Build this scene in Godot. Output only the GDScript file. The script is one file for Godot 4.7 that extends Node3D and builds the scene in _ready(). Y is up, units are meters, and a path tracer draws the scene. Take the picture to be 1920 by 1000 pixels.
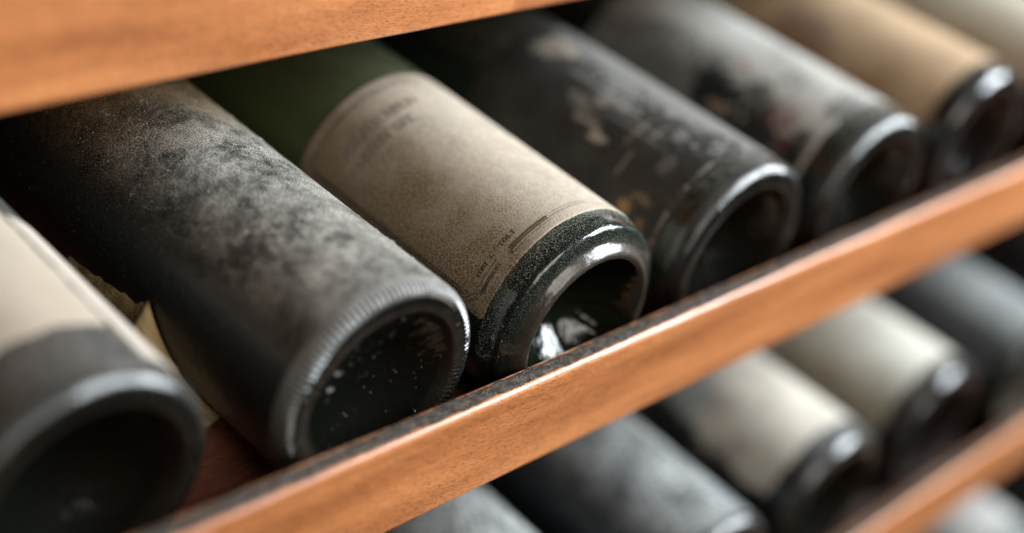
extends Node3D
# A close view of old dusty wine bottles lying in a stepped wooden rack, lit by daylight from a window at the right.
# The bottles lie along z with their bases to the front (+z); x runs along the shelves, y is up. Metres.

const R := 0.03803            # bottle radius
const LIP := 0.0324           # top of a shelf's front rail above the shelf board
const RAIL := 0.0386          # height of a rail
const FRONT := 0.0066         # front face of a rail in its shelf's frame
const BACK := -0.0016         # back face of a rail

var rng := RandomNumberGenerator.new()
var gamma := PackedByteArray()
var mesh_cache := {}
var mat := {}
var names := {}
var shelf_z := 0.0             # where the frame of the shelf being filled lies

func _ready() -> void:
	rng.seed = 71
	gamma.resize(2049)
	for i in 2049:
		gamma[i] = int(round(255.0 * Color(i / 2048.0, 0, 0).linear_to_srgb().r))
	# ---- camera
	var cam := Camera3D.new()
	cam.name = "camera"
	cam.keep_aspect = Camera3D.KEEP_HEIGHT
	var lens := CameraAttributesPhysical.new()
	lens.frustum_focal_length = 93.97
	lens.frustum_focus_distance = 0.463
	lens.exposure_aperture = 3.9
	cam.attributes = lens
	cam.fov = rad_to_deg(2.0 * atan(500.0 / 2684.87))
	cam.near = 0.01
	cam.far = 20.0
	cam.transform = Transform3D(Basis(Vector3(0.716447, 0.197438, 0.669120), Vector3(0.256711, 0.817213, -0.516005), Vector3(-0.648693, 0.541461, 0.534806)), Vector3(-0.347713, 0.311898, 0.228848))
	add_child(cam)
	cam.current = true
	# ---- air and exposure: a dim room
	var env := Environment.new()
	env.background_mode = Environment.BG_COLOR
	env.background_color = Color(0.014, 0.013, 0.012).linear_to_srgb()
	env.tonemap_mode = Environment.TONE_MAPPER_LINEAR
	env.tonemap_exposure = 1.22
	env.sdfgi_enabled = true
	env.ssao_enabled = true
	env.ssil_enabled = true
	var we := WorldEnvironment.new()
	we.name = "surroundings"
	we.environment = env
	add_child(we)
	# ---- the window at the right, two casements side by side, and a soft fill light added on the viewer's side
	window_light("window_light", Vector3(1.21, 0.88, 0.46), Vector2(0.44, 0.80), 3.3, Color(0.94, 0.975, 1.0))
	window_light("window_light", Vector3(0.94, 0.90, 0.85), Vector2(0.44, 0.80), 2.7, Color(0.94, 0.975, 1.0))
	window_light("fill_light", Vector3(-0.32, 1.0, 1.25), Vector2(0.9, 0.9), 0.95, Color(1.0, 0.97, 0.93))
	make_materials()
	rack()
	bottles()
	paper_scrap()


func window_light(called: String, at: Vector3, size: Vector2, energy: float, color: Color) -> void:
	var l := AreaLight3D.new()
	l.name = called
	l.area_size = size
	l.area_normalize_energy = true
	l.light_energy = energy
	l.light_color = color
	l.shadow_enabled = true
	l.position = at
	add_child(l, true)
	l.look_at(Vector3(0.05, 0.0, -0.03), Vector3.UP)


# ------------------------------------------------------------------ helpers
func lin(r: float, g: float, b: float) -> Color:
	return Color(r, g, b).linear_to_srgb()

func numbered(called: String) -> String:
	var n: int = names.get(called, 0)
	names[called] = n + 1
	return called if n == 0 else "%s_%03d" % [called, n]

func tag(o: Node, label := "", category := "", group := "", kind := "") -> void:
	if label: o.set_meta("label", label)
	if category: o.set_meta("category", category)
	if group: o.set_meta("group", group)
	if kind: o.set_meta("kind", kind)

func thing(called: String, at: Vector3, turn := 0.0) -> Node3D:
	var o := Node3D.new()
	o.name = numbered(called)
	add_child(o, true)
	o.position = at
	o.rotation.y = turn
	return o

func part(called: String, mesh: Mesh, m: Material, parent: Node) -> MeshInstance3D:
	var o := MeshInstance3D.new()
	o.name = called
	o.mesh = mesh
	o.material_override = m
	parent.add_child(o, true)
	return o

func noise(seed_: int, freq: float, octaves := 4, kind := FastNoiseLite.TYPE_SIMPLEX_SMOOTH) -> FastNoiseLite:
	var n := FastNoiseLite.new()
	n.seed = seed_
	n.noise_type = kind
	n.frequency = freq
	n.fractal_octaves = octaves
	if octaves == 1: n.fractal_type = FastNoiseLite.FRACTAL_NONE
	return n

func bytes(seed_: int, w: int, h: int, freq: float, octaves := 4, stretch := 1) -> PackedByteArray:
	# a grey noise picture, drawn out along x by «stretch»
	var im: Image = noise(seed_, freq, octaves).get_image(w / stretch, h, false, false, true)
	im.convert(Image.FORMAT_L8)
	if stretch > 1: im.resize(w, h, Image.INTERPOLATE_CUBIC)
	return im.get_data()

func rgb_texture(d: PackedByteArray, w: int, h: int) -> ImageTexture:
	return ImageTexture.create_from_image(Image.create_from_data(w, h, false, Image.FORMAT_RGB8, d))

func grey_texture(d: PackedByteArray, w: int, h: int) -> ImageTexture:
	return ImageTexture.create_from_image(Image.create_from_data(w, h, false, Image.FORMAT_L8, d))

func g8(x: float) -> int:
	return gamma[clampi(int(x * 2048.0), 0, 2048)]

# a grid of points (nu columns, rows one after the other); du x dv points out of the surface
func grid(nu: int, p: PackedVector3Array, uv: PackedVector2Array, closed := false) -> ArrayMesh:
	var nv := p.size() / nu
	var n := PackedVector3Array()
	n.resize(p.size())
	var ix := PackedInt32Array()
	ix.resize((nu - 1) * (nv - 1) * 6)
	var k := 0
	for j in nv:
		var j0 := maxi(j - 1, 0) * nu
		var j1 := mini(j + 1, nv - 1) * nu
		for i in nu:
			var i0 := i - 1 if i > 0 else (nu - 2 if closed else 0)
			var i1 := i + 1 if i < nu - 1 else (1 if closed else nu - 1)
			var a := (p[j * nu + i1] - p[j * nu + i0]).cross(p[j1 + i] - p[j0 + i])
			n[j * nu + i] = a.normalized() if a.length_squared() > 1e-24 else Vector3(0, 0, 1)
			if i < nu - 1 and j < nv - 1:
				var q := j * nu + i
				ix[k] = q
				ix[k + 1] = q + nu
				ix[k + 2] = q + 1
				ix[k + 3] = q + 1
				ix[k + 4] = q + nu
				ix[k + 5] = q + nu + 1
				k += 6
	var s := []
	s.resize(Mesh.ARRAY_MAX)
	s[Mesh.ARRAY_VERTEX] = p
	s[Mesh.ARRAY_NORMAL] = n
	s[Mesh.ARRAY_TEX_UV] = uv
	s[Mesh.ARRAY_INDEX] = ix
	var m := ArrayMesh.new()
	m.add_surface_from_arrays(Mesh.PRIMITIVE_TRIANGLES, s)
	return m

func flat_mesh(tris: PackedVector3Array) -> ArrayMesh:   # loose triangles, flat shaded
	var st := SurfaceTool.new()
	st.begin(Mesh.PRIMITIVE_TRIANGLES)
	st.set_smooth_group(-1)
	for v in tris: st.add_vertex(v)
	st.generate_normals()
	return st.commit()

# ------------------------------------------------------------------ materials
func plain(albedo: Color, rough: float, spec := 0.5) -> StandardMaterial3D:
	var m := StandardMaterial3D.new()
	m.albedo_color = albedo
	m.roughness = rough
	m.metallic_specular = spec
	return m

func make_materials() -> void:
	mat.wood = wood(11, Color(0.55, 0.198, 0.066), 2048, 160)
	mat.board = wood(23, Color(0.33, 0.108, 0.060), 1024, 256)
	mat.board.clearcoat_enabled = false
	mat.board.roughness = 0.6
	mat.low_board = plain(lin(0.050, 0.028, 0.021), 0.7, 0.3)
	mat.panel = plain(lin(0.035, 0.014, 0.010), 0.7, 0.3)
	mat.dust_top = rail_dust()
	mat.speck = plain(lin(0.55, 0.53, 0.48), 0.9, 0.2)
	mat.clump = plain(lin(0.36, 0.34, 0.30), 0.95, 0.1)
	mat.fibre = plain(lin(0.40, 0.39, 0.36), 0.9, 0.2)
	mat.fibre.backlight_enabled = true
	mat.fibre.backlight = Color(0.3, 0.3, 0.3)
	mat.faded_ink = plain(lin(0.235, 0.20, 0.165), 0.8, 0.2)
	mat.ink = plain(lin(0.035, 0.028, 0.022), 0.8, 0.2)
	mat.base_dark = base_material(31, 0.10, Color(0.004, 0.004, 0.004), 0.38)
	mat.base_green = base_material(33, 0.07, Color(0.004, 0.007, 0.004), 0.60, 0.7)
	mat.base_felt = base_material(37, 0.75, Color(0.003, 0.004, 0.003), 0.40, 0.22)
	mat.base_dusty = base_material(35, 0.20, Color(0.003, 0.004, 0.003), 0.40, 0.12)
	mat.cork = plain(lin(0.25, 0.14, 0.07), 0.9)

func wood(seed_: int, base: Color, w: int, h: int) -> StandardMaterial3D:
	var figure := bytes(seed_, w, h, 0.012, 3, 8)
	var fine := bytes(seed_ + 1, w, h, 0.20, 3, 8)
	var pores := bytes(seed_ + 2, w, h, 0.36, 2, 4)
	var d := PackedByteArray()
	d.resize(w * h * 3)
	var hgt := PackedByteArray()
	hgt.resize(w * h)
	for y in h:
		for x in w:
			var y2 := (y + x / 9) % h       # the grain runs out of the edge at a slant
			var q := y2 * w + x
			var a := figure[y * w + x] / 255.0
			var b := fine[q] / 255.0
			var p := clampf((pores[q] / 255.0 - 0.60) * 5.0, 0.0, 1.0)
			var k := (0.66 + 0.56 * a + 0.40 * (b - 0.5)) * (1.0 - 0.44 * p)
			var at := (y * w + x) * 3
			d[at] = g8(base.r * k)
			d[at + 1] = g8(base.g * k * (0.92 + 0.16 * a))
			d[at + 2] = g8(base.b * k * (0.85 + 0.3 * a))
			hgt[y * w + x] = int(200.0 - 120.0 * p + 40.0 * (b - 0.5))
	var m := StandardMaterial3D.new()
	m.albedo_texture = rgb_texture(d, w, h)
	m.heightmap_enabled = true
	m.heightmap_texture = grey_texture(hgt, w, h)
	m.heightmap_scale = 0.012
	m.roughness = 0.45
	m.clearcoat_enabled = true
	m.clearcoat = 0.7
	m.clearcoat_roughness = 0.26
	return m

# The bottom of a bottle: v runs from the heel over the standing ring (at «ring») to the middle of the hollow.
func base_material(seed_: int, dusted: float, glass: Color, ring: float, rim_dust := 0.28) -> StandardMaterial3D:
	var w := 1024 if rim_dust > 0.5 else 512
	var h := 256 if rim_dust > 0.5 else 128
	var big := bytes(seed_, w, h, 0.03, 3)
	var fine := bytes(seed_ + 1, w, h, 0.3, 2)
	var d := PackedByteArray()
	d.resize(w * h * 3)
	var ro := PackedByteArray()
	ro.resize(w * h)
	var coat := PackedByteArray()
	coat.resize(w * h)
	for y in h:
		var t := float(y) / h
		for x in w:
			var i := y * w + x
			var up := smoothstep(-0.5, 0.9, sin(TAU * x / w - PI / 2.0))
			var b := big[i] / 255.0
			var f := fine[i] / 255.0
			var heel := smoothstep(ring * 0.80, ring * 0.40, t) * dusted * up * (0.7 + 0.6 * b)
			var rim := smoothstep(0.18 if rim_dust > 0.5 else 0.09, 0.0, absf(t - ring - (-0.13 if rim_dust > 0.5 else 0.02))) * (0.30 + 0.5 * f) * rim_dust
			var spot := smoothstep(0.80, 0.90, f) * 0.35 * smoothstep(ring + 0.05, ring, t)
			if rim_dust > 0.5: heel = smoothstep(0.46, 0.30, t) * (0.25 + 0.75 * up) * clampf((f - 0.54) * 4.0, 0.0, 1.0) * (0.20 + 0.5 * b)
			var k := clampf(maxf(heel, spot * (0.3 + dusted)), 0.0, 1.0)
			var r := clampf(rim, 0.0, 1.0)
			d[i * 3] = g8(lerpf(lerpf(glass.r, 0.27, k), 0.16, r))
			d[i * 3 + 1] = g8(lerpf(lerpf(glass.g, 0.265, k), 0.125, r))
			d[i * 3 + 2] = g8(lerpf(lerpf(glass.b, 0.245, k), 0.10, r))
			ro[i] = int(255.0 * clampf(0.10 + 0.5 * k + 0.5 * r, 0.0, 0.9))
			coat[i] = int(255.0 * (1.0 - minf(k * 1.5, 1.0)) * (1.0 - r) * clampf(0.45 + b, 0.0, 1.0))
	var m := StandardMaterial3D.new()
	m.albedo_texture = rgb_texture(d, w, h)
	m.roughness = 1.0
	m.roughness_texture = grey_texture(ro, w, h)
	m.clearcoat_enabled = true
	m.heightmap_enabled = true
	m.heightmap_texture = grey_texture(big, w, h)
	m.heightmap_scale = 0.02
	m.clearcoat = 0.85
	m.clearcoat_texture = grey_texture(coat, w, h)
	m.clearcoat_roughness = 0.11
	return m

func rail_dust() -> StandardMaterial3D:
	var w := 1024
	var h := 64
	var a := bytes(41, w, h, 0.03, 3)
	var b := bytes(42, w, h, 0.35, 2)
	var d := PackedByteArray()
	d.resize(w * h * 3)
	for i in w * h:
		var x := a[i] / 255.0
		var y := b[i] / 255.0
		var k := 0.012 + 0.05 * x * x + 0.55 * pow(maxf(y - 0.48, 0.0) * 1.9, 2.0) * (0.4 + x)
		d[i * 3] = g8(k * 1.18)
		d[i * 3 + 1] = g8(k * 0.97)
		d[i * 3 + 2] = g8(k * 0.80)
	var m := StandardMaterial3D.new()
	m.albedo_texture = rgb_texture(d, w, h)
	m.heightmap_enabled = true
	m.heightmap_texture = grey_texture(b, w, h)
	m.heightmap_scale = 0.008
	m.roughness = 0.9
	m.metallic_specular = 0.2
	return m

# Glass under dust. The dust lies where the bottle faces up (u is the angle round it, 90 degrees is the top), thick and thin in patches.
var smears := []
func dusty(seed_: int, size: int, glass: Color, dust: Color, amount: float, patch: float, grain: float, glass_rough := 0.22, warm_back := 0.0, lit_glass := Color(0, 0, 0)) -> StandardMaterial3D:
	var s := size / 1024.0
	var big := bytes(seed_, size, size, 0.011 / s, 4)
	var mid := bytes(seed_ + 1, size, size, 0.045 / s, 4)
	var fine := bytes(seed_ + 2, size, size, 0.33 if size > 600 else 0.3, 2)
	var d := PackedByteArray()
	d.resize(size * size * 3)
	var ro := PackedByteArray()
	var full := glass
	ro.resize(size * size)
	var top := PackedFloat32Array()
	top.resize(size)
	for x in size:
		var th := TAU * x / size - PI / 2.0
		top[x] = amount * smoothstep(0.15, 1.0, sin(th + 0.25))
	var thick := PackedFloat32Array()
	thick.resize(size * size)
	thick.fill(1.0)
	for q in smears:      # [angle, distance from the base, half angle, half length, how much dust is left]
		var cx: float = (q[0] + 90.0) / 360.0 * size
		var cy: float = q[1] / 0.24 * size
		var rx: float = q[2] / 360.0 * size
		var ry: float = q[3] / 0.24 * size
		for y in range(maxi(0, int(cy - 1.6 * ry)), mini(size, int(cy + 1.6 * ry))):
			for x in range(maxi(0, int(cx - 1.6 * rx)), mini(size, int(cx + 1.6 * rx))):
				var r := pow((x - cx) / rx, 2.0) + pow((y - cy) / ry, 2.0) + (mid[y * size + x] / 127.5 - 1.0) * 1.1
				thick[y * size + x] *= lerpf(1.0, pow(q[4], 0.6), smoothstep(1.5, 0.1, r))
	for y in size:
		var light_through := 0.0 if lit_glass.g == 0.0 else smoothstep(0.44, 0.50, float(y) / size)   # light shining through towards the neck, painted as a greener glass colour
		var back := warm_back * smoothstep(0.36, 0.62, float(y) / size)
		for x in size:
			var i := y * size + x
			var b := big[i] / 255.0
			var m := mid[i] / 255.0
			var f := clampf((fine[i] / 255.0 - 0.5) * 2.0 + 0.5, 0.0, 1.0)
			var c := clampf(top[x] * (1.0 + patch * (b - 0.5) * 2.0 + patch * 1.3 * (m - 0.5)) + grain * (f - 0.55) * (0.25 + top[x]), 0.0, 1.0)
			c = minf(c * thick[i], 1.0)
			var k := (0.50 + 1.0 * f) * c
			var g := 1.0 - c
			glass = full.lerp(lit_glass, light_through)
			d[i * 3] = g8(glass.r * g + dust.r * k * (1.0 + 0.05 * back))
			d[i * 3 + 1] = g8(glass.g * g + dust.g * k * (1.0 - 0.16 * back))
			d[i * 3 + 2] = g8(glass.b * g + dust.b * k * (1.0 - 0.42 * back))
			ro[i] = int(255.0 * clampf(glass_rough + 1.1 * c, 0.0, 0.95))
	var mm := StandardMaterial3D.new()
	mm.albedo_texture = rgb_texture(d, size, size)
	mm.roughness = 1.0
	mm.roughness_texture = grey_texture(ro, size, size)
	mm.metallic_specular = 0.45
	if size > 600:
		mm.heightmap_enabled = true
		mm.heightmap_texture = grey_texture(mid, size, size)
		mm.heightmap_scale = 0.015
	return mm

# A paper label out of focus: a ground colour, stains and worn patches. Each mark is [angle, z, half angle, half length, colour, strength].
func painted(seed_: int, ground: Color, th0: float, th1: float, z0: float, z1: float, marks: Array, mottle := 0.25) -> StandardMaterial3D:
	var w := 256
	var h := 192
	var big := bytes(seed_, w, h, 0.02, 4)
	var fine := bytes(seed_ + 1, w, h, 0.12, 3)
	var px := PackedFloat32Array()
	px.resize(w * h * 3)
	for i in w * h:
		var k := 1.0 + mottle * (big[i] / 127.5 - 1.0) + mottle * 0.5 * (fine[i] / 127.5 - 1.0)
		px[i * 3] = ground.r * k
		px[i * 3 + 1] = ground.g * k
		px[i * 3 + 2] = ground.b * k
	for m in marks:
		var c: Color = m[4]
		var x0 := clampi(int((m[0] - 1.3 * m[2] - th0) / (th1 - th0) * w), 0, w)
		var x1 := clampi(int((m[0] + 1.3 * m[2] - th0) / (th1 - th0) * w), 0, w)
		var y0 := clampi(int((z1 - m[1] - 1.3 * m[3]) / (z1 - z0) * h), 0, h)
		var y1 := clampi(int((z1 - m[1] + 1.3 * m[3]) / (z1 - z0) * h), 0, h)
		for y in range(y0, y1):
			for x in range(x0, x1):
				var a: float = (th0 + (th1 - th0) * x / w - m[0]) / m[2]
				var b: float = (z1 - (z1 - z0) * y / h - m[1]) / m[3]
				var i := y * w + x
				var r := a * a + b * b + (fine[i] / 127.5 - 1.0) * 0.8 + (big[i] / 127.5 - 1.0) * 0.7
				var s: float = m[5] * smoothstep(1.15, 0.75, r)
				px[i * 3] = lerpf(px[i * 3], c.r, s)
				px[i * 3 + 1] = lerpf(px[i * 3 + 1], c.g, s)
				px[i * 3 + 2] = lerpf(px[i * 3 + 2], c.b, s)
	var d := PackedByteArray()
	d.resize(w * h * 3)
	for i in w * h * 3: d[i] = g8(px[i])
	var mm := StandardMaterial3D.new()
	mm.albedo_texture = rgb_texture(d, w, h)
	mm.texture_repeat = false
	mm.roughness = 0.75
	mm.metallic_specular = 0.3
	return mm

# The paper of the label in focus: brown with age, speckled with mould towards its left and lower side.
func old_paper() -> StandardMaterial3D:
	var w := 1024
	var h := 864
	var big := bytes(61, w, h, 0.006, 4)
	var mid := bytes(62, w, h, 0.03, 4)
	var fine := bytes(63, w, h, 0.12, 3)
	var grit := bytes(64, w, h, 0.4, 2)
	var d := PackedByteArray()
	d.resize(w * h * 3)
	for y in h:
		for x in w:
			var i := y * w + x
			var b := big[i] / 255.0
			var m := mid[i] / 255.0
			var f := fine[i] / 255.0
			var g := clampf((grit[i] / 255.0 - 0.5) * 1.8 + 0.5, 0.0, 1.0)
			# x grows with the angle: the far right of the picture is the low left edge of the label
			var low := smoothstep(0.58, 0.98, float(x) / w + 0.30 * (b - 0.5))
			var front := 1.0 - float(y) / h
			var f2 := (f - 0.5) * 2.4 + 0.5
			var mould := clampf((f2 - 0.64 + 0.24 * low + 0.25 * (m - 0.5) + 0.12 * (front - 0.5) * low) * 3.5, 0.0, 1.0) * (0.14 + 0.86 * low)
			var k := 0.92 + 0.30 * (b - 0.5) + 0.26 * (m - 0.5) + 0.40 * (g - 0.5)
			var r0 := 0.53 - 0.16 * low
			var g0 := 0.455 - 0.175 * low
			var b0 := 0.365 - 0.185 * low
			if g > 0.97: k *= 0.5
			d[i * 3] = g8(lerpf(r0 * k, 0.085, mould * 0.88))
			d[i * 3 + 1] = g8(lerpf(g0 * k, 0.058, mould * 0.88))
			d[i * 3 + 2] = g8(lerpf(b0 * k, 0.036, mould * 0.88))
	var mm := StandardMaterial3D.new()
	mm.albedo_texture = rgb_texture(d, w, h)
	mm.texture_repeat = false
	mm.heightmap_enabled = true
	mm.heightmap_texture = grey_texture(fine, w, h)
	mm.heightmap_scale = 0.01
	mm.roughness = 0.78
	mm.metallic_specular = 0.3
	return mm

# ------------------------------------------------------------------ the rack
func rack() -> void:
	var o := thing("wine_rack", Vector3.ZERO)
	tag(o, "orange brown wooden wine rack with stepped shelves and raised front rails", "wine rack")
	# [board height, front, the rail's label]
	var shelves := [
		[0.1190, -0.0915, "blurred orange rail across the top left corner"],
		[0.0, 0.0, "sharp orange front rail with dark dust along its top"],
		[-0.1557, 0.0387, "blurred orange rail at the bottom right"],
		[-0.3114, 0.0774, ""]]
	for n in shelves.size():
		var s: Array = shelves[n]
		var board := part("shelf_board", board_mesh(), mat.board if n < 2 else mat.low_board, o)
		board.position = Vector3(0, s[0], s[1])
		var rail := part("front_rail", rail_mesh(n), mat.wood, o)
		rail.position = Vector3(0, s[0], s[1])
		if s[2]: tag(rail, s[2])
		var dust := part("dust_layer", dust_mesh(n), mat.dust_top, rail)
		tag(dust, "", "", "", "stuff")
		if n == 1:
			rng.seed = 401
			var dots := []
			for k in 5000:
				var at := Vector3(rng.randf_range(-0.2, 0.2), LIP + 0.0004, rng.randf_range(BACK + 0.0008, FRONT - 0.0014))
				dots.append(Transform3D(Basis.from_euler(Vector3(rng.randf(), rng.randf() * 6.0, 0)), at).scaled_local(Vector3.ONE * (0.00004 + 0.00018 * pow(rng.randf(), 6.0))))
			scatter("dust_glint_specks", rail, speck_mesh(), mat.speck, dots)
	# the back of the rack, stepped like the shelves
	for n in 3:
		var s: Array = shelves[n + 1]
		var u: Array = shelves[n]
		var high: float = u[0] - s[0]
		var b := BoxMesh.new()
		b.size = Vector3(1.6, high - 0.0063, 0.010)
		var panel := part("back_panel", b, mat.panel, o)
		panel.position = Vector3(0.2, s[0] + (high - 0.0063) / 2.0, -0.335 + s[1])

func board_mesh() -> Mesh:
	if not mesh_cache.has("board"):
		var p := PackedVector3Array()
		var uv := PackedVector2Array()
		# round the section: top, then back, underside
		var prof := [Vector2(0.0, BACK - 0.0003), Vector2(0.0, -0.34), Vector2(-0.0059, -0.34), Vector2(-0.0059, BACK - 0.0003)]
		var tris := PackedVector3Array()
		var st := SurfaceTool.new()
		st.begin(Mesh.PRIMITIVE_TRIANGLES)
		for k in 4:
			var a: Vector2 = prof[k]
			var b: Vector2 = prof[(k + 1) % 4]
			for q in [[-0.6, a], [1.0, b], [1.0, a], [-0.6, a], [-0.6, b], [1.0, b]]:
				st.set_uv(Vector2(q[0] / 0.5, q[1].y / 0.125 + q[1].x))
				st.add_vertex(Vector3(q[0], q[1].x, q[1].y))
		st.generate_normals()
		mesh_cache.board = st.commit()
	return mesh_cache.board

func rail_mesh(n: int) -> ArrayMesh:
	# the section from the back of the underside round the front to the back of the top, with a worn bevel on the upper front edge
	var prof := PackedVector2Array()   # (z, y)
	var low := LIP - RAIL
	prof.append_array([Vector2(BACK, low + 0.0008), Vector2(BACK + 0.0005, low + 0.0002), Vector2(BACK + 0.0012, low), Vector2(FRONT - 0.0016, low), Vector2(FRONT - 0.0008, low + 0.0002), Vector2(FRONT - 0.0002, low + 0.0008), Vector2(FRONT, low + 0.0016), Vector2(FRONT, low + 0.010), Vector2(FRONT, low + 0.020), Vector2(FRONT, low + 0.028)])
	prof.append_array([Vector2(FRONT, LIP - 0.0022), Vector2(FRONT - 0.00012, LIP - 0.00175), Vector2(FRONT - 0.0003, LIP - 0.0013), Vector2(FRONT - 0.00058, LIP - 0.00085), Vector2(FRONT - 0.00095, LIP - 0.0004), Vector2(FRONT - 0.0013, LIP - 0.00012), Vector2(FRONT - 0.0017, LIP)])
	prof.append_array([Vector2(FRONT - 0.004, LIP + 0.0001), Vector2(BACK + 0.0011, LIP), Vector2(BACK + 0.0004, LIP - 0.0003), Vector2(BACK, LIP - 0.001), Vector2(BACK, 0.004), Vector2(BACK, low + 0.0008)])
	var nz := noise(80 + n, 18.0, 4)
	var p := PackedVector3Array()
	var uv := PackedVector2Array()
	var nu := 641
	var run := 0.0
	for j in prof.size():
		if j > 0: run += prof[j].distance_to(prof[j - 1])
		var edge := 1.0 if j >= 10 and j <= 16 else 0.3
		for i in nu:
			var x := -0.6 + 1.6 * i / (nu - 1)
			var wob := nz.get_noise_2d(x, j * 0.004) * 0.00022 * edge
			p.append(Vector3(x, prof[j].y + wob, prof[j].x + wob * 0.5))
			uv.append(Vector2(x / 0.5 + n * 0.37, run / 0.039))
	return grid(nu, p, uv)

func dust_mesh(n: int) -> ArrayMesh:
	# a thin felt of dust on the flat top of the rail, ragged at both edges
	var fine := n == 1
	var nu := 3001 if fine else 801
	var nz := noise(90 + n, 90.0, 4)
	var nb := noise(95 + n, 900.0, 3)
	var p := PackedVector3Array()
	var uv := PackedVector2Array()
	var rows := 9
	var x0 := -0.24 if fine else -0.6
	var x1 := 0.50 if fine else 1.0
	for j in rows:
		var t := float(j) / (rows - 1)
		for i in nu:
			var x := lerpf(x0, x1, float(i) / (nu - 1))
			var f := FRONT - 0.0019 + 0.0007 * nz.get_noise_2d(x, 0.0) + 0.0004 * nb.get_noise_2d(x, 0.3)
			var b := BACK + 0.0010 + 0.0006 * nz.get_noise_2d(x, 5.0) + 0.0003 * nb.get_noise_2d(x, 0.7)
			var z := lerpf(f, b, t)
			var up := 0.00042 * sqrt(maxf(0.0, 1.0 - pow(2.0 * t - 1.0, 4.0))) + 0.00006 * nb.get_noise_2d(x, z) * sin(PI * t)
			p.append(Vector3(x, LIP + up - 0.00005, z))
			uv.append(Vector2(x / 0.16, t))
	return grid(nu, p, uv)

# ------------------------------------------------------------------ bottles
func body_mesh(kind: String) -> ArrayMesh:
	var key := "body " + kind
	if mesh_cache.has(key): return mesh_cache[key]
	var lumpy := kind == "felt"
	var prof := PackedVector2Array()      # (distance from the base, radius), from the mouth to the heel
	prof.append_array([Vector2(0.296, 0.0095), Vector2(0.2975, 0.0125), Vector2(0.297, 0.0142), Vector2(0.295, 0.0150), Vector2(0.291, 0.0150), Vector2(0.289, 0.0142)])
	prof.append_array([Vector2(0.280, 0.0140), Vector2(0.255, 0.0146), Vector2(0.240, 0.0152)])
	for k in 13:
		var t := k / 12.0
		prof.append(Vector2(lerpf(0.236, 0.190, t), lerpf(0.0155, R, 0.5 - 0.5 * cos(PI * pow(t, 0.85)))))
	var steps := 260 if lumpy else 24
	for k in range(1, steps):
		prof.append(Vector2(lerpf(0.190, 0.0136 if kind == "rolled" else 0.0066, float(k) / (steps - 1)), R))
	if kind == "rolled":    # a shallow step just above a thick rolled heel
		prof.append_array([Vector2(0.0128, R), Vector2(0.0120, R - 0.0001), Vector2(0.0113, R - 0.0003), Vector2(0.0107, R - 0.0004)])
	var nu := 257 if lumpy else 129
	var p := PackedVector3Array()
	var uv := PackedVector2Array()
	var n1 := noise(7, 190.0, 3)
	var n2 := noise(8, 700.0, 3)
	for j in prof.size():
		var v := prof[j].x
		for i in nu:
			var th := TAU * i / (nu - 1) - PI / 2.0
			var r := prof[j].y
			if lumpy and v < 0.185 and v > 0.009:
				var q := Vector3(R * cos(th), R * sin(th), v)
				var w := clampf(sin(th) + 0.4, 0.0, 1.0)
				var a := n1.get_noise_3dv(q)
				r += w * (0.00007 * maxf(0.0, n2.get_noise_3dv(q)) + 0.0010 * pow(maxf(0.0, a - 0.30), 2.0) * 3.0)
			p.append(Vector3(r * cos(th), R + r * sin(th), -v))
			uv.append(Vector2(float(i) / (nu - 1), v / 0.24))
	mesh_cache[key] = grid(nu, p, uv, true)
	return mesh_cache[key]

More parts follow.
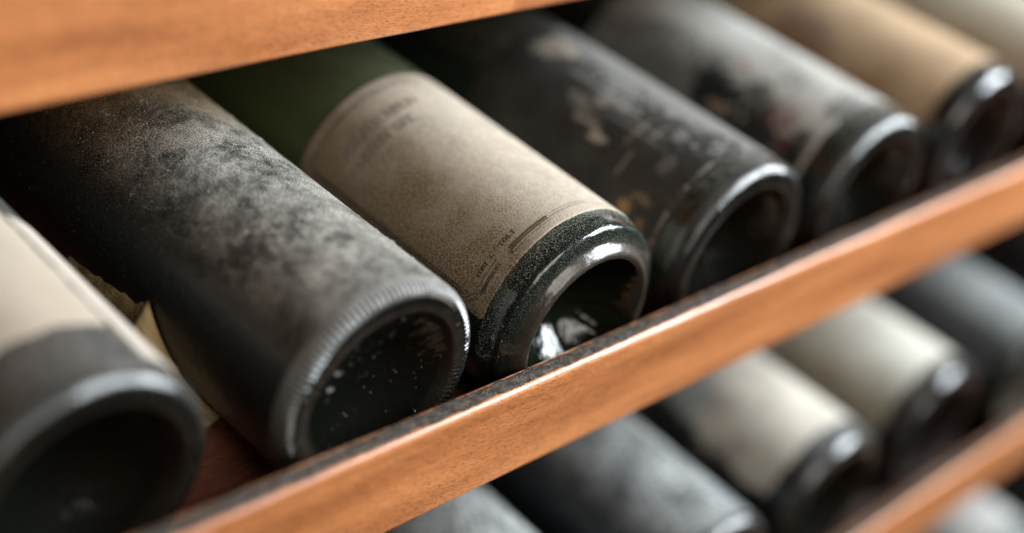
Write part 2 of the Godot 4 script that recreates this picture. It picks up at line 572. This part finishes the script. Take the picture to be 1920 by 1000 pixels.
func base_mesh(kind: String) -> ArrayMesh:
	var key := "base " + kind
	if mesh_cache.has(key): return mesh_cache[key]
	var prof := PackedVector2Array()
	if kind == "rolled":
		# the side draws in, turns over a narrow shoulder, dips and swells again into the standing ring
		var way: Array[Vector2] = [Vector2(0.0120, R), Vector2(0.0107, R - 0.0003), Vector2(0.0084, R - 0.0007), Vector2(0.0066, R - 0.0012), Vector2(0.0055, R - 0.0018), Vector2(0.0048, R - 0.0027), Vector2(0.0043, R - 0.0040), Vector2(0.0038, R - 0.0054), Vector2(0.0031, R - 0.0066), Vector2(0.0020, R - 0.0077), Vector2(0.0008, R - 0.0087), Vector2(0.0001, R - 0.0099), Vector2(0.0003, R - 0.0110), Vector2(0.0012, R - 0.0118), Vector2(0.0030, R - 0.0126)]
		for k in range(1, way.size() - 2):
			for q in 4:
				prof.append(way[k].cubic_interpolate(way[k + 1], way[k - 1], way[k + 2], q / 4.0))
		prof.append(way[way.size() - 2])
		for k in range(1, 26):
			var t := k / 25.0
			prof.append(Vector2(0.0012 + 0.021 * (1.0 - pow(1.0 - t, 1.9)), (R - 0.0118) * (1.0 - t)))
	else:
		for k in 15:
			var a := PI * 0.5 * k / 14.0
			prof.append(Vector2(0.0066 - 0.0066 * sin(a), R - 0.0052 * (1.0 - cos(a))))
		prof.append_array([Vector2(0.0, R - 0.0080), Vector2(0.0005, R - 0.0092), Vector2(0.0018, R - 0.0102)])
		for k in range(1, 22):
			var t := k / 21.0
			prof.append(Vector2(0.0018 + (0.0085 if kind == "knurled" else 0.0150) * smoothstep(-0.25, 0.9, t) - 0.0004, (R - 0.0102) * (1.0 - t)))
	var ridges := 118
	var nu := ridges * 8 + 1 if kind in ["knurled", "ribbed"] else 257
	var nz := noise(19, 120.0, 3)
	var p := PackedVector3Array()
	var uv := PackedVector2Array()
	for j in prof.size():
		var v := prof[j].x
		var r0 := prof[j].y
		var ribs := 1.0 if kind == "knurled" else 0.3
		var on := ribs * smoothstep(0.0064, 0.0030, v) * smoothstep(R - 0.0095, R - 0.0060, r0) if kind in ["knurled", "ribbed"] and j < 18 else 0.0
		for i in nu:
			var th := TAU * i / (nu - 1) - PI / 2.0
			var q := Vector3(r0 * cos(th), r0 * sin(th), v * 2.0)
			var bump := on * 0.00050 * (pow(0.5 + 0.5 * cos(th * ridges), 0.8) - 0.4) * (1.0 + 0.5 * nz.get_noise_3dv(q))
			var dent := 0.0
			if j >= (48 if kind == "rolled" else 18): dent = 0.00022 * nz.get_noise_3dv(q * 1.6) * smoothstep(0.0, 0.006, r0)
			p.append(Vector3((r0 + bump) * cos(th), R + (r0 + bump) * sin(th), -v + bump * 0.8 + dent))
			uv.append(Vector2(float(i) / (nu - 1), float(j) / (prof.size() - 1)))
	mesh_cache[key] = grid(nu, p, uv, true)
	return mesh_cache[key]

# a sheet of paper round the bottle, from angle th0 to th1 (degrees) and from z0 (back) to z1 (front), with its thickness and worn edges
func label_mesh(th0: float, th1: float, z0: float, z1: float, worn: float, seed_: int, fine := false) -> ArrayMesh:
	var nu := 181 if fine else 65
	var nv := 121 if fine else 33
	var nz := noise(seed_, 60.0, 4)
	var nf := noise(seed_ + 1, 400.0, 3)
	var p := PackedVector3Array()
	var uv := PackedVector2Array()
	for j in range(-1, nv + 1):
		var t := clampf(float(j) / (nv - 1), 0.0, 1.0)
		for i in range(-1, nu + 1):
			var s := clampf(float(i) / (nu - 1), 0.0, 1.0)
			var rim := i < 0 or j < 0 or i == nu or j == nv
			var th := lerpf(th0, th1, s)
			var z := lerpf(z0, z1, t)
			var arc := deg_to_rad(th) * R
			z += worn * (nz.get_noise_2d(arc, t * 0.3) + 0.35 * nf.get_noise_2d(arc, t)) * pow(absf(2.0 * t - 1.0), 6.0)
			th += rad_to_deg(worn / R) * (nz.get_noise_2d(z, 3.0 + s) + 0.35 * nf.get_noise_2d(z, 2.0 + s)) * pow(absf(2.0 * s - 1.0), 6.0)
			# rounded corners
			var cs := maxf(0.0, absf(2.0 * s - 1.0) - 0.96) / 0.04
			z = lerpf(z, (z0 + z1) / 2.0, 0.03 * cs * cs * pow(absf(2.0 * t - 1.0), 8.0))
			var r := R - 0.0002 if rim else R + 0.00022 + 0.00005 * nz.get_noise_2d(arc * 1.2, z * 1.2)
			var a := deg_to_rad(th)
			p.append(Vector3(r * cos(a), R + r * sin(a), z))
			uv.append(Vector2(s, 1.0 - t))
	return grid(nu + 2, p, uv)

# [name of the body material, base, label for the bottle ...]
func bottle(x: float, floor_y: float, front: float, lean: float, body: String, m: Material, base_m: Material, label: String, group := "bottles lying in the rack") -> Node3D:
	var o := thing("wine_bottle", Vector3(x, floor_y, front), lean)
	tag(o, label, "wine bottle", group)
	part("glass_body", body_mesh(body), m, o)
	part("base", base_mesh("rolled" if body == "rolled" else "smooth" if body == "smooth" else "knurled" if body == "felt" else "ribbed"), base_m, o)
	var c := CylinderMesh.new()
	c.top_radius = 0.0095
	c.bottom_radius = 0.0095
	c.height = 0.004
	c.radial_segments = 24
	var k := part("cork", c, mat.cork, o)
	k.rotation.x = PI / 2.0
	k.position = Vector3(0, R, -0.2955)
	return o

func paper(o: Node3D, m: Material, th0: float, th1: float, z0: float, z1: float, worn: float, seed_: int, fine := false) -> MeshInstance3D:
	# z is measured in the shelf's frame
	return part("label", label_mesh(th0, th1, z0 + shelf_z - o.position.z, z1 + shelf_z - o.position.z, worn, seed_, fine), m, o)

func bottles() -> void:
	var dust := Color(0.36, 0.345, 0.31)
	var black := Color(0.010, 0.011, 0.010)

	# --- the shelf in focus
	var heel: StandardMaterial3D = mat.base_dusty
	var a := bottle(-0.1998, 0.0, -0.0136, atan(0.0092), "plain", dusty(110, 256, black, dust, 0.20, 0.2, 0.1, 0.25), heel, "blurred dusty bottle with cream label at the left edge of the photo")
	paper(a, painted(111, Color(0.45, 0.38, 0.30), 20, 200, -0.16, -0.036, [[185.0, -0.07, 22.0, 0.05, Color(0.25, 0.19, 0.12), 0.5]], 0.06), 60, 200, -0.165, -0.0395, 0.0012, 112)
	paper(a, painted(113, Color(0.50, 0.44, 0.37), 30, 58, -0.10, -0.02, [], 0.1), 36, 57, -0.10, -0.025, 0.0008, 114)


	smears = [[89.0, 0.086, 8.0, 0.007, 0.30], [93.0, 0.070, 5.0, 0.006, 0.5], [88.0, 0.031, 7.0, 0.004, 0.2], [103.0, 0.042, 9.0, 0.0045, 0.25], [100.0, 0.017, 12.0, 0.006, 0.45], [110.0, 0.092, 4.0, 0.003, 2.2], [115.0, 0.066, 11.0, 0.006, 1.8], [121.0, 0.010, 7.0, 0.005, 2.4], [114.0, 0.021, 9.0, 0.005, 1.6], [125.0, 0.045, 14.0, 0.008, 0.35], [128.0, 0.075, 12.0, 0.010, 0.4], [97.0, 0.116, 8.0, 0.008, 0.55], [106.0, 0.062, 1.6, 0.022, 0.5], [118.0, 0.036, 2.0, 0.016, 0.55], [112.0, 0.110, 9.0, 0.012, 1.7], [104.0, 0.078, 5.0, 0.004, 1.6]]
	var felt := dusty(120, 1024, black, Color(0.42, 0.40, 0.35), 0.48, 0.66, 0.60, 0.35, 1.6)
	var b := bottle(-0.1045, 0.0, -0.0089, atan(0.0235), "felt", felt, mat.base_felt, "black bottle without label thickly coated with grey dust")
	specks_and_glints(b, 60, 122, 1.25)
	smears = []
	clumps(b, 46, 123)
	fluff(b, 4200, 60, 175, -0.175, -0.010, 121)

	var c := bottle(-0.0208, 0.0, -0.0024, atan(-0.0005), "rolled", dusty(130, 1024, Color(0.007, 0.014, 0.007), Color(0.25, 0.26, 0.21), 0.17, 0.6, 1.0, 0.10, 0.0, Color(0.060, 0.082, 0.028)), mat.base_green, "dark green bottle with browned printed label, sharpest in the photo")  # the last glass colour paints in light coming through near the neck
	var cl := paper(c, old_paper(), -10.0, 170.6, -0.118, -0.0165, 0.00025, 131, true)
	printing(cl)
	specks(c, 7000, 55, 190, -0.0142, -0.0052, 132)

	var d := bottle(0.0684, 0.0, -0.0064, 0.0, "plain", dusty(140, 256, Color(0.007, 0.013, 0.008), dust, 0.16, 0.35, 0.3, 0.2), heel, "bottle with dark worn label between green bottle and grey label bottle")
	var cream := Color(0.40, 0.355, 0.28)
	var grey := Color(0.22, 0.215, 0.20)
	var dm := [[72.0, -0.07, 32.0, 0.07, grey, 0.75], [101.5, -0.113, 12.0, 0.011, cream, 0.62], [104.0, -0.110, 6.0, 0.004, Color(0.10, 0.095, 0.085), 0.5],
		[132.0, -0.074, 3.0, 0.007, cream, 0.5], [127.0, -0.078, 2.0, 0.009, cream, 0.35], [122.0, -0.083, 2.5, 0.006, cream, 0.3], [137.0, -0.066, 3.0, 0.005, cream, 0.75], [115.0, -0.060, 1.6, 0.020, grey, 0.5], [121.0, -0.055, 1.2, 0.016, grey, 0.45], [109.0, -0.085, 2.0, 0.018, grey, 0.45], [116.0, -0.075, 8.0, 0.003, cream, 0.35], [110.0, -0.068, 5.0, 0.007, grey, 0.5],
		[160.0, -0.039, 5.5, 0.004, Color(0.40, 0.25, 0.10), 0.65], [151.0, -0.034, 3.0, 0.005, Color(0.24, 0.17, 0.09), 0.45], [166.0, -0.030, 5.0, 0.003, Color(0.28, 0.16, 0.06), 0.5],
		[118.0, -0.054, 12.0, 0.0012, cream, 0.3], [112.0, -0.047, 9.0, 0.0012, cream, 0.25], [140.0, -0.049, 10.0, 0.0012, cream, 0.28], [106.0, -0.040, 6.0, 0.004, grey, 0.5], [128.0, -0.034, 6.0, 0.003, grey, 0.3], [95.0, -0.033, 9.0, 0.004, Color(0.03, 0.032, 0.03), 0.5]]
	for k in 12:
		dm.append([108.0 + k * 6.0, -0.0215, 1.6 + (k * 7 % 3) * 0.9, 0.0007, cream, 0.35 + 0.2 * (k * 5 % 3)])
	paper(d, painted(141, Color(0.034, 0.033, 0.029), 30, 185, -0.128, -0.0195, dm, 0.35), 30, 185, -0.128, -0.0195, 0.0005, 142)

	var e := bottle(0.159, 0.0, -0.0075, atan(-0.0133), "plain", dusty(150, 256, Color(0.007, 0.013, 0.008), dust, 0.18, 0.3, 0.3, 0.2), heel, "bottle with stained grey label marked with faded red strokes")
	var dark := Color(0.016, 0.019, 0.019)
	var red := Color(0.22, 0.06, 0.07)
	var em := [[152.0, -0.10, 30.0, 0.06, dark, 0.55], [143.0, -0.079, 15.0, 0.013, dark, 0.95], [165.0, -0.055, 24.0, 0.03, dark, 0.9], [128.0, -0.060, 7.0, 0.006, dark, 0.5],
		[137.0, -0.041, 10.0, 0.003, red, 0.5], [140.0, -0.047, 5.0, 0.004, red, 0.4], [130.0, -0.046, 8.0, 0.002, red, 0.35], [119.0, -0.076, 6.0, 0.005, Color(0.34, 0.20, 0.20), 0.5], [148.0, -0.036, 7.0, 0.004, red, 0.5], [152.0, -0.072, 4.0, 0.006, Color(0.35, 0.24, 0.17), 0.8],
		[112.0, -0.056, 12.0, 0.002, dark, 0.4], [110.0, -0.050, 10.0, 0.002, dark, 0.4], [108.0, -0.028, 16.0, 0.006, dark, 0.6], [145.0, -0.030, 14.0, 0.0045, dark, 0.85], [148.0, -0.0245, 18.0, 0.0012, Color(0.45, 0.43, 0.38), 0.95]]
	paper(e, painted(151, Color(0.36, 0.355, 0.325), 30, 185, -0.15, -0.0235, em, 0.25), 30, 185, -0.15, -0.0235, 0.0005, 152)

	var f := bottle(0.2586, 0.0, -0.0130, atan(-0.0092), "smooth", dusty(160, 256, Color(0.012, 0.010, 0.009), dust, 0.12, 0.3, 0.2, 0.1), mat.base_dark, "bottle with tan paper label, second from the right on the middle shelf")
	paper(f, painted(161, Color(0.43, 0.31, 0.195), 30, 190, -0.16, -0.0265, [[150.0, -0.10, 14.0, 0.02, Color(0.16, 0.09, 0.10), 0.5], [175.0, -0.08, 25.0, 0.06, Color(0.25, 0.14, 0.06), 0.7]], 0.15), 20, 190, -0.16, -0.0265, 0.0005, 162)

	var g := bottle(0.362, 0.0, -0.0120, 0.0, "smooth", dusty(165, 256, black, dust, 0.3, 0.3, 0.2, 0.2), mat.base_dark, "bottle with pale cream label in the top right corner")
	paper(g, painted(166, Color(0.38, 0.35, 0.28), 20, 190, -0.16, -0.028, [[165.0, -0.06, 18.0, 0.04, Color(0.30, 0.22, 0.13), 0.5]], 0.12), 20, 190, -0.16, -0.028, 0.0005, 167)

	# --- the shelf below
	var fy := -0.1557
	var fz := 0.0418
	shelf_z = fz
	var blue_dust := Color(0.36, 0.37, 0.36)
	var l0 := bottle(-0.0179, fy, fz - 0.0056, 0.0, "plain", dusty(170, 256, black, blue_dust, 0.70, 0.5, 0.2, 0.25), heel, "dusty grey bottle at the lower edge of the photo, leftmost under the sharp rail")
	var l1 := bottle(0.0751, fy, fz - 0.0120, 0.0, "plain", dusty(180, 256, Color(0.010, 0.012, 0.014), blue_dust, 0.55, 0.6, 0.2, 0.25), heel, "dark unlabelled dusty bottle below the middle of the sharp rail")
	var l2 := bottle(0.1718, fy, fz - 0.0170, 0.0, "smooth", dusty(190, 256, black, blue_dust, 0.25, 0.4, 0.2, 0.15), heel, "bottle with torn cream label patched blue grey, on the lower shelf")
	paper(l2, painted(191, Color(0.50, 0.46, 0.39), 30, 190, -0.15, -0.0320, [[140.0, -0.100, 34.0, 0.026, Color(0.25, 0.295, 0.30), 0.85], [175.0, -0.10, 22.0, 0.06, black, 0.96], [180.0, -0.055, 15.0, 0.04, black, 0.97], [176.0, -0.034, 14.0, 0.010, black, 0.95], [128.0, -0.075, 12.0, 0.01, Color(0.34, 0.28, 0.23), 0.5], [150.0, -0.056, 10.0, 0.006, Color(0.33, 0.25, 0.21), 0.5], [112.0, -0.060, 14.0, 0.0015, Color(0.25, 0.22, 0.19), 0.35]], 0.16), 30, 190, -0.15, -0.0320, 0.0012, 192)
	var l3 := bottle(0.2719, fy, fz - 0.0200, 0.0, "smooth", dusty(200, 256, Color(0.012, 0.010, 0.009), dust, 0.15, 0.3, 0.2, 0.12), mat.base_dark, "bottle with clean greyish cream label at the right of the lower shelf")
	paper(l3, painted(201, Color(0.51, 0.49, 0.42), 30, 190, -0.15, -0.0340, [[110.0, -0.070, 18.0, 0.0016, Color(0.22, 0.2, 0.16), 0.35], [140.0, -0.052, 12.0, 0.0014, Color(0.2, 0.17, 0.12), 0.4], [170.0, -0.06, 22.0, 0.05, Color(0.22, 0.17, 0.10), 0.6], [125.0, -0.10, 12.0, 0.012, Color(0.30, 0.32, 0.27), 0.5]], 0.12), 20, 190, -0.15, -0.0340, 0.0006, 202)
	var l4 := bottle(0.3669, fy, fz - 0.0150, 0.0, "smooth", dusty(210, 256, Color(0.012, 0.015, 0.018), blue_dust, 0.55, 0.25, 0.1, 0.15), mat.base_green, "dark blue black bottle at the right edge below the rail")
	var l5 := bottle(0.463, fy, fz - 0.0056, 0.0, "smooth", dusty(215, 256, Color(0.005, 0.004, 0.004), blue_dust, 0.02, 0.25, 0.1, 0.15), mat.base_dark, "added black bottle standing in for the shade right of the blue black bottle")  # added bottle, its black glass stands for the deep shade of the gap
	# --- and the one below that
	shelf_z = 0.0836
	var m0 := bottle(0.4027, -0.3114, 0.0774 - 0.0130, 0.0, "smooth", dusty(220, 256, black, blue_dust, 0.4, 0.3, 0.1, 0.2), heel, "bottle with whitish label in the bottom right corner")
	paper(m0, painted(221, Color(0.36, 0.35, 0.33), 30, 185, -0.14, -0.040, [], 0.2), 30, 185, -0.14, -0.040, 0.0006, 222)
	bottle(0.500, -0.3114, 0.0774 - 0.0022, 0.0, "smooth", l5.get_node("glass_body").material_override, mat.base_dark, "added black bottle standing in for the shade above the bottom right corner")  # another added bottle, black so that this gap stays dark

# ------------------------------------------------------------------ print on the sharp label
func on_bottle(th: float, z: float, lift: float) -> Vector3:
	var a := deg_to_rad(th)
	return Vector3((R + lift) * cos(a), R + (R + lift) * sin(a), z + 0.0024)

func stroke(t: PackedVector3Array, a: Vector2, b: Vector2, width: float) -> void:
	# an ink line from (angle, z) a to b, in pieces that follow the curve
	var n := maxi(1, int(absf(a.x - b.x) / 1.5))
	var arc := PI / 180.0 * R
	var dir := Vector2((b.x - a.x) * arc, b.y - a.y).normalized()
	var side := Vector2(-dir.y / arc, dir.x) * width / 2.0
	for k in n:
		var p := a.lerp(b, float(k) / n)
		var q := a.lerp(b, float(k + 1) / n)
		var c := [p + side, q + side, q - side, p - side]
		for i in [0, 1, 2, 0, 2, 3]:
			t.append(on_bottle(c[i].x, c[i].y, 0.00034))

func letters(t: PackedVector3Array, text: String, th: float, z: float, size: float, step: float) -> void:
	# letters stand with their feet to the base of the bottle and run from large angles to small
	var font := SystemFont.new()
	font.font_names = PackedStringArray(["Droid Serif"])
	font.font_weight = 700
	var k := size / 0.46
	for ch in text:
		if ch != " ":
			var tm := TextMesh.new()
			tm.font = font
			tm.text = ch
			tm.depth = 0.0
			tm.font_size = 64
			tm.pixel_size = 0.01
			tm.curve_step = 1.0
			var s: Array = tm.get_mesh_arrays()
			var v: PackedVector3Array = s[Mesh.ARRAY_VERTEX]
			var ix: PackedInt32Array = s[Mesh.ARRAY_INDEX] if s[Mesh.ARRAY_INDEX] != null else PackedInt32Array(range(v.size()))
			for i in ix:
				t.append(on_bottle(th - rad_to_deg(v[i].x * k / R), z - v[i].y * k, 0.00034))
		th -= step

func printing(label: Node3D) -> void:
	var t := PackedVector3Array()
	var w := 0.00013
	# the frame along the front edge: two lines with a ladder of bars between, worn away in the middle
	for s in [[133.0, 107.0, 0.00022], [107.0, 79.0, 0.00012]]:
		stroke(t, Vector2(s[0], -0.0226), Vector2(s[1], -0.0222), s[2])
		stroke(t, Vector2(s[0], -0.0211), Vector2(s[1], -0.0209), s[2])
	stroke(t, Vector2(133.6, -0.0199), Vector2(106.5, -0.0200), w)
	stroke(t, Vector2(106.5, -0.0215), Vector2(82.0, -0.0215), 0.00007)
	var th := 132.6
	while th > 107.0:
		if rng.randf() > 0.08: stroke(t, Vector2(th, -0.0225), Vector2(th - 0.15, -0.0212), 0.00022)
		th -= 0.72
	for k in 4: stroke(t, Vector2(134.2 - k * 0.5, -0.0212), Vector2(134.4 - k * 0.5, -0.0198), 0.00012)
	stroke(t, Vector2(157.0, -0.0232), Vector2(140.6, -0.0232), 0.00017)
	stroke(t, Vector2(158.6, -0.0217), Vector2(141.4, -0.0217), 0.00013)
	stroke(t, Vector2(158.6, -0.0206), Vector2(141.0, -0.0207), 0.00017)
	th = 158.4
	while th > 141.4:
		if rng.randf() > 0.1: stroke(t, Vector2(th, -0.0217), Vector2(th - 0.15, -0.0206), 0.00022)
		th -= 0.78
	# the frame turns the corner and runs back along the left side
	for o in [0.0, 0.0013, 0.0022]:
		var deg := rad_to_deg(o / R)
		var last := Vector2(158.5, -0.0232 + o)
		for k in range(1, 10):
			var a := PI / 2.0 * k / 9.0
			var at := Vector2(158.5 + (4.6 + deg) * sin(a), -0.0232 + o - (0.0028 + o) * (1.0 - cos(a)))
			stroke(t, last, at, 0.00016)
			last = at
		stroke(t, last, Vector2(last.x + 0.3, -0.110), 0.00016)
	var z := -0.028
	while z > -0.108:
		stroke(t, Vector2(163.6, z), Vector2(165.4, z - 0.0002), 0.00015)
		z -= 0.0005
	# back edge of the frame
	stroke(t, Vector2(162.0, -0.1115), Vector2(84.0, -0.1115), 0.0002)
	stroke(t, Vector2(162.0, -0.1128), Vector2(84.0, -0.1128), 0.0003)
	# lettering
	letters(t, "CONT.I", 152.2, -0.0256, 0.0016, 2.15)
	stroke(t, Vector2(139.2, -0.0262), Vector2(135.4, -0.0262), 0.00013)
	stroke(t, Vector2(137.0, -0.0274), Vector2(135.0, -0.0272), 0.00013)
	letters(t, "TOLT", 133.6, -0.0256, 0.0018, 2.75)
	var faded := PackedVector3Array()
	letters(faded, "ATLIER MAON", 145.0, -0.1000, 0.0046, 4.7)
	letters(faded, "MIDON SEC", 144.0, -0.0920, 0.0042, 4.6)
	part("printed_frame", flat_mesh(t), mat.ink, label)
	part("faded_lettering", flat_mesh(faded), mat.faded_ink, label)
	# a corner of the frame is abraded and a flap of paper is torn at the front edge
	var flap := PackedVector3Array()
	var last := Vector2(129.0, -0.0182)
	for k in 8:
		var a := Vector2(129.0 - k * 0.75, -0.0188 + 0.0007 * sin(k * 0.9))
		var b := a + Vector2(0.5, 0.0006)
		flap.append_array([on_bottle(a.x, a.y, 0.0003), on_bottle(a.x - 0.75, a.y + 0.0001, 0.0003), on_bottle(b.x - 0.4, b.y, 0.0007), on_bottle(a.x, a.y, 0.0003), on_bottle(b.x - 0.4, b.y, 0.0007), on_bottle(b.x, b.y, 0.0006)])
	part("torn_edge", flat_mesh(flap), plain(lin(0.5, 0.42, 0.32), 0.8), label)

# ------------------------------------------------------------------ loose dust, and pale flecks laid in as glints
func speck_mesh() -> ArrayMesh:
	if not mesh_cache.has("speck"):
		var v := [Vector3(1, 0, 0), Vector3(0, 0.7, 0.2), Vector3(-0.8, 0, 0.1), Vector3(0, -0.9, 0), Vector3(0.1, 0, 0.6), Vector3(0, 0.1, -0.6)]
		var t := PackedVector3Array()
		for k in 4:
			t.append_array([v[k], v[4], v[(k + 1) % 4], v[(k + 1) % 4], v[5], v[k]])
		mesh_cache.speck = flat_mesh(t)
	return mesh_cache.speck

func fibre_mesh() -> ArrayMesh:
	if not mesh_cache.has("fibre"):
		var p := PackedVector3Array()
		var uv := PackedVector2Array()
		for j in 7:
			var t := j / 6.0
			var c := Vector3(t, 0.30 * sin(t * 3.0), 0.12 * cos(t * 4.0) - 0.12)
			for i in 4:
				var a := TAU * i / 3.0
				p.append(c + Vector3(0, 0.022 * cos(a), 0.022 * sin(a)))
				uv.append(Vector2(t, 0))
		mesh_cache.fibre = grid(4, p, uv)
	return mesh_cache.fibre

func scatter(called: String, parent: Node, mesh: Mesh, m: Material, places: Array) -> void:
	var mm := MultiMesh.new()
	mm.transform_format = MultiMesh.TRANSFORM_3D
	mm.mesh = mesh
	mm.instance_count = places.size()
	for i in places.size(): mm.set_instance_transform(i, places[i])
	var o := MultiMeshInstance3D.new()
	o.name = called
	o.multimesh = mm
	o.material_override = m
	parent.add_child(o, true)
	tag(o, "", "", "", "stuff")

func on_round(th: float, z: float, lift: float) -> Transform3D:
	var a := deg_to_rad(th)
	var n := Vector3(cos(a), sin(a), 0)
	return Transform3D(Basis(Vector3(-sin(a), cos(a), 0), n, Vector3(0, 0, -1)) * Basis(Vector3.UP, rng.randf() * TAU), Vector3(0, R, z) + n * (R + lift))

func heel_drop(v: float) -> float:      # how far the rolled heel has drawn in at v from the base
	return 0.0 if v > 0.0107 else 0.0003 + 0.0017 * pow((0.0107 - v) / 0.0055, 1.8)

func specks(o: Node3D, count: int, th0: float, th1: float, z0: float, z1: float, seed_: int) -> void:
	rng.seed = seed_
	var dots := []
	for k in count:
		var z := lerpf(z0, z1, pow(rng.randf(), 1.1))
		var t := on_round(rng.randf_range(th0, th1), z, -heel_drop(-z))
		t = t.scaled_local(Vector3.ONE * (0.000035 + 0.00016 * pow(rng.randf(), 6.0)))
		dots.append(t)
	scatter("dust_glint_specks", o, speck_mesh(), mat.speck, dots)
	var hairs := []
	for k in 70:
		var z := rng.randf_range(z0, z1)
		var t := on_round(rng.randf_range(th0 + 50.0, th1), z, -heel_drop(-z) - 0.00005)
		hairs.append(t.scaled_local(Vector3.ONE * rng.randf_range(0.0004, 0.0013)))
	scatter("dust_fibres", o, fibre_mesh(), mat.fibre, hairs)

func specks_and_glints(o: Node3D, count: int, seed_: int, size := 1.0) -> void:
	rng.seed = seed_
	var dots := []
	for k in count:
		var r := 0.026 * sqrt(rng.randf())
		var a := rng.randf() * TAU
		var p := Vector3(r * cos(a), R + r * sin(a), -(0.0014 + 0.0085 * smoothstep(-0.25, 0.9, 1.0 - r / (R - 0.0102))) + 0.0001)
		var big := rng.randf() > 0.9  # long pale dashes shaped as glints on the glass, among the dust
		dots.append(Transform3D(Basis.from_euler(Vector3(rng.randf(), rng.randf(), rng.randf() * 6.0)), p).scaled_local(Vector3(0.0017, 0.0004, 0.0004) * size if big else Vector3.ONE * size * rng.randf_range(0.00006, 0.00020)))
	scatter("dust_glint_specks", o, speck_mesh(), mat.speck, dots)

func clumps(o: Node3D, count: int, seed_: int) -> void:
	# soft lumps of dust standing on the glass, each a knot of smaller ones
	rng.seed = seed_
	var dots := []
	for k in count:
		var th := 100.0 + rng.randfn(0.0, 18.0)
		var z := -0.092 + rng.randfn(0.0, 0.030)
		var big := 0.0003 + 0.0007 * pow(rng.randf(), 3.0)
		for q in 14:
			var t := on_round(th + rng.randfn(0.0, 1.0) * big * 1000.0, clampf(z + rng.randfn(0.0, 0.7) * big, -0.17, -0.012), 0.0001)
			dots.append(t.scaled_local(Vector3(1.0, 0.6, 1.0) * big * rng.randf_range(0.25, 0.6)))
	scatter("dust_clumps", o, speck_mesh(), mat.clump, dots)

func fluff(o: Node3D, count: int, th0: float, th1: float, z0: float, z1: float, seed_: int) -> void:
	rng.seed = seed_
	var hairs := []
	for k in count:
		var t := on_round(lerpf(th0, th1, pow(rng.randf(), 1.6)), rng.randf_range(z0, z1), 0.00005)
		t = t * Transform3D(Basis(Vector3.BACK, rng.randf_range(0.0, 0.7)), Vector3.ZERO)
		hairs.append(t.scaled_local(Vector3(1, 1, 1) * (0.0002 + 0.0007 * pow(rng.randf(), 3.0))))
	scatter("dust_fibres", o, fibre_mesh(), mat.fibre, hairs)
	var dots := []
	for k in count:
		var t := on_round(lerpf(th0, 140.0, rng.randf()), rng.randf_range(z0, z1), 0.00008)
		dots.append(t.scaled_local(Vector3.ONE * (0.00006 + 0.00022 * pow(rng.randf(), 6.0))))
	scatter("dust_glint_specks", o, speck_mesh(), mat.speck, dots)

# ------------------------------------------------------------------ the scrap of paper between two bottles
func paper_scrap() -> void:
	# back part standing along the bottle's flank, front part folded under its belly
	var nz := noise(301, 160.0, 3)
	var p := PackedVector3Array()
	var uv := PackedVector2Array()
	var rows := 9
	var cols := 41
	for j in rows:
		var t := float(j) / (rows - 1)
		for i in cols:
			var s := float(i) / (cols - 1)
			var top: Vector3
			var low: Vector3
			if s < 0.6:
				var k := s / 0.6
				top = Vector3(-0.1432, lerpf(0.033, 0.0405, k), lerpf(-0.125, -0.0765, k))
				low = Vector3(lerpf(-0.150, -0.155, k), lerpf(0.004, 0.027, k * k), lerpf(-0.125, -0.072, k))
				top.y += 0.0022 * nz.get_noise_2d(s, 0.0) + 0.001 * sin(s * 60.0)
			else:
				var k := (s - 0.6) / 0.4
				var a := deg_to_rad(lerpf(176.0, 226.0, k))
				var z := lerpf(-0.0765, -0.050, k)
				top = Vector3(-0.1045 + 0.0235 * (z + 0.0089) + (R + 0.0008) * cos(a), R + (R + 0.0008) * sin(a) + 0.0022 * (1.0 - k), z)
				low = top + Vector3(-0.012, 0.001 - 0.012 * (1.0 - k), 0.0045)
			p.append(low.lerp(top, t))
			uv.append(Vector2(s, t))
	var m := painted(302, Color(0.48, 0.35, 0.18), 0, 1, 0, 1, [[0.3, 0.5, 0.3, 0.4, Color(0.22, 0.14, 0.05), 0.5]], 0.35)
	m.backlight_enabled = true
	m.backlight = Color(0.25, 0.2, 0.12)
	var o := MeshInstance3D.new()
	o.name = "paper_scrap"
	o.mesh = grid(cols, p, uv)
	o.material_override = m
	add_child(o, true)
	tag(o, "yellowed torn paper scrap standing between the two leftmost bottles", "paper scrap")
